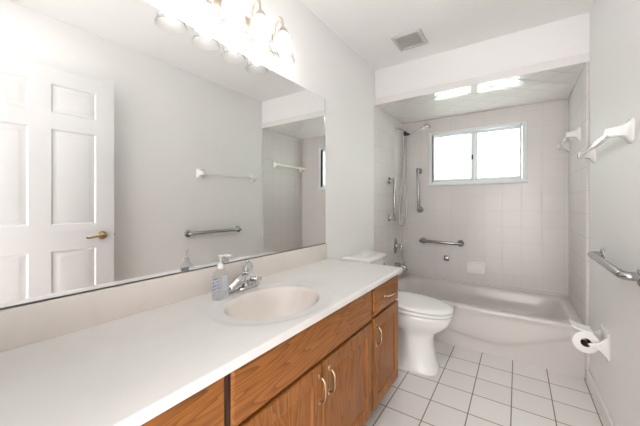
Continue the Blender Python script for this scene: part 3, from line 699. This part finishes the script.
grab_bar('chrome upright grab bar on the left tiled wall, nearest the toilet tank', (XL, 3.012, 1.050), (XL, 3.012, 1.455), (1, 0, 0), 0.060, M['steel'])
grab_bar('chrome upright grab bar on the back tiled wall left of the window', (0.214, YB, 1.135), (0.200, YB, 1.585), (0, -1, 0), 0.060, M['steel'])
grab_bar('chrome level grab bar on the tiled wall below the window', (0.250, YB, 0.780), (0.640, YB, 0.775), (0, -1, 0), 0.060, M['steel'])
grab_bar('brushed steel grab bar on the painted right wall', (W, 1.648, 0.912), (W, 2.272, 0.912), (-1, 0, 0), 0.054, M['steel'], 0.017, 0.038, bent=True)

# small dark plate, soap dish
wp = thing('wall_bracket', 'small dark metal bracket on the tiles between grab bar and tub', 'wall bracket', (0.499, YB, 0.602))
boxo('plate', (-0.028, -0.014, -0.030), (0.028, 0.0, 0.030), M['steel_dark'], wp, 0.006)
bm = bmesh.new(); lathe(bm, [(0, -0.013), (0.019, -0.013), (0.018, -0.026), (0.010, -0.029), (0, -0.029)], (0.002, 0, 0.002), 'Y', 20); finish('knob', bm, M['steel'], wp, 50)
sd = thing('soap_dish', 'white ceramic soap dish set into the tiled back wall', 'soap dish', (0.788, YB, 0.535))
bm = bmesh.new()
def xz(x0, x1, z0, z1, r, y): return [(x, y, z) for x, z, _ in rrect(x0, x1, z0, z1, r, 0, 5)]
loft(bm, [xz(-0.088, 0.088, -0.060, 0.060, 0.008, 0.0), xz(-0.088, 0.088, -0.060, 0.060, 0.008, -0.008), xz(-0.080, 0.080, -0.054, 0.054, 0.010, -0.016), xz(-0.070, 0.070, -0.044, 0.044, 0.012, -0.016), xz(-0.064, 0.064, -0.038, 0.040, 0.012, -0.004)]); finish('plate', bm, M['dish'], sd, 40)
bm = bmesh.new(); box(bm, (-0.082, -0.060, -0.056), (0.082, -0.012, -0.042), 0.006, 3); box(bm, (-0.082, -0.062, -0.050), (0.082, -0.050, -0.030), 0.005, 3); finish('tray', bm, M['dish'], sd, 40)

# ------------------------------------------------------------------ towel bars
def towel_bar(label, wx, y0, y1, z, proj=0.062, hh=0.052):
    t = thing('towel_bar', label, 'towel bar', (wx, (y0+y1)/2, z), group='white ceramic towel bars')
    hl = (y1-y0)/2
    for sg in (-1, 1):
        bm = bmesh.new(); yc = sg*hl
        def rg(x, hy_, z0, z1, dy=0.0): return [(x, y, z_) for y, z_, _ in rrect(yc-hy_+dy, yc+hy_+dy, z0, z1, min(hy_, (z1-z0)/2)*0.45, 0, 5)]
        loft(bm, [rg(0, 0.036, -hh, hh), rg(-0.006, 0.036, -hh, hh), rg(-0.012, 0.031, -hh*0.85, hh*0.86), rg(-0.022, 0.024, -0.026, 0.034, -sg*0.001), rg(-0.040, 0.019, -0.020, 0.026, -sg*0.003), rg(-0.058, 0.018, -0.019, 0.022, -sg*0.004), rg(-0.076, 0.018, -0.018, 0.020, -sg*0.004), rg(-0.082, 0.014, -0.014, 0.016, -sg*0.004)])
        finish('bracket', bm, M['ceramic'], t, 50)
    bm = bmesh.new(); box(bm, (-proj-0.011, -hl+0.006, -0.011), (-proj+0.011, hl-0.006, 0.011), 0.003); finish('rod', bm, M['ceramic'], t, 50)
    return t
towel_bar('white ceramic towel bar on the painted right wall above the grab bar', W, 1.775, 2.495, 1.512)
towel_bar('white towel bar on the tiled right wall inside the tub alcove', XR, 2.875, 3.43, 1.722)

# ------------------------------------------------------------------ toilet paper
tp = thing('toilet_paper_holder', 'white ceramic toilet paper holder low on the right wall', 'paper holder', (W, 2.21, 0.435))
bm = bmesh.new()
def yz(x, y0, y1, z0, z1, r): return [(x, y, z) for y, z, _ in rrect(y0, y1, z0, z1, r, 0, 5)]
loft(bm, [yz(0, -0.085, 0.085, -0.070, 0.075, 0.01), yz(-0.006, -0.085, 0.085, -0.070, 0.075, 0.01), yz(-0.012, -0.078, 0.078, -0.062, 0.067, 0.012)]); finish('backplate', bm, M['ceramic'], tp, 40)
for sg in (-1, 1):
    bm = bmesh.new()
    def rg(x, w_, z0, z1): return yz(x, sg*0.070-w_, sg*0.070+w_, z0, z1, min(w_, (z1-z0)/2)*0.6)
    loft(bm, [rg(-0.008, 0.014, -0.060, 0.062), rg(-0.02, 0.011, -0.045, 0.044), rg(-0.040, 0.008, -0.024, 0.020), rg(-0.06, 0.006, -0.012, 0.009), rg(-0.072, 0.006, -0.009, 0.007), rg(-0.082, 0.004, -0.006, 0.005)]); finish('post', bm, M['ceramic'], tp, 50)
bm = bmesh.new(); tube(bm, [(-0.080, -0.066, -0.002), (-0.080, 0.066, -0.002)], 0.006, 14); finish('roller', bm, M['steel'], tp, 50)
tr = thing('toilet_roll', 'white toilet paper roll with a loose end sheet on the ceramic holder', 'toilet roll', (W-0.090, 2.21, 0.433))
RR = 0.059
bm = bmesh.new()
lathe(bm, [(0.024, -0.052), (RR-0.003, -0.052), (RR, -0.049), (RR, 0.049), (RR-0.003, 0.052), (0.024, 0.052), (0.024, -0.052)], (0, 0, 0), 'Y', 40)
finish('paper', bm, M['paper'], tr, 40)
bm = bmesh.new()
for s in (1,):
    prof = curve([(0.030, 0, RR+0.004), (0.0, 0, RR+0.006), (-0.030, 0, RR+0.014), (-0.055, 0, RR+0.026), (-0.062, 0, RR+0.031)], 5)
    a = [[(p.x, -0.051, p.z), (p.x, 0.051, p.z), (p.x, 0.051, p.z-0.009), (p.x, -0.051, p.z-0.009)] for p in prof]
    loft(bm, a)
finish('end_sheet', bm, M['paper'], tr, 40)
bm = bmesh.new(); lathe(bm, [(0.0235, -0.0515), (0.0235, 0.0515), (0.022, 0.0515), (0.022, -0.0515), (0.0235, -0.0515)], (0, 0, 0), 'Y', 24); tag(finish('core', bm, M['cardboard'], tr, 40), 'brown cardboard core', None)
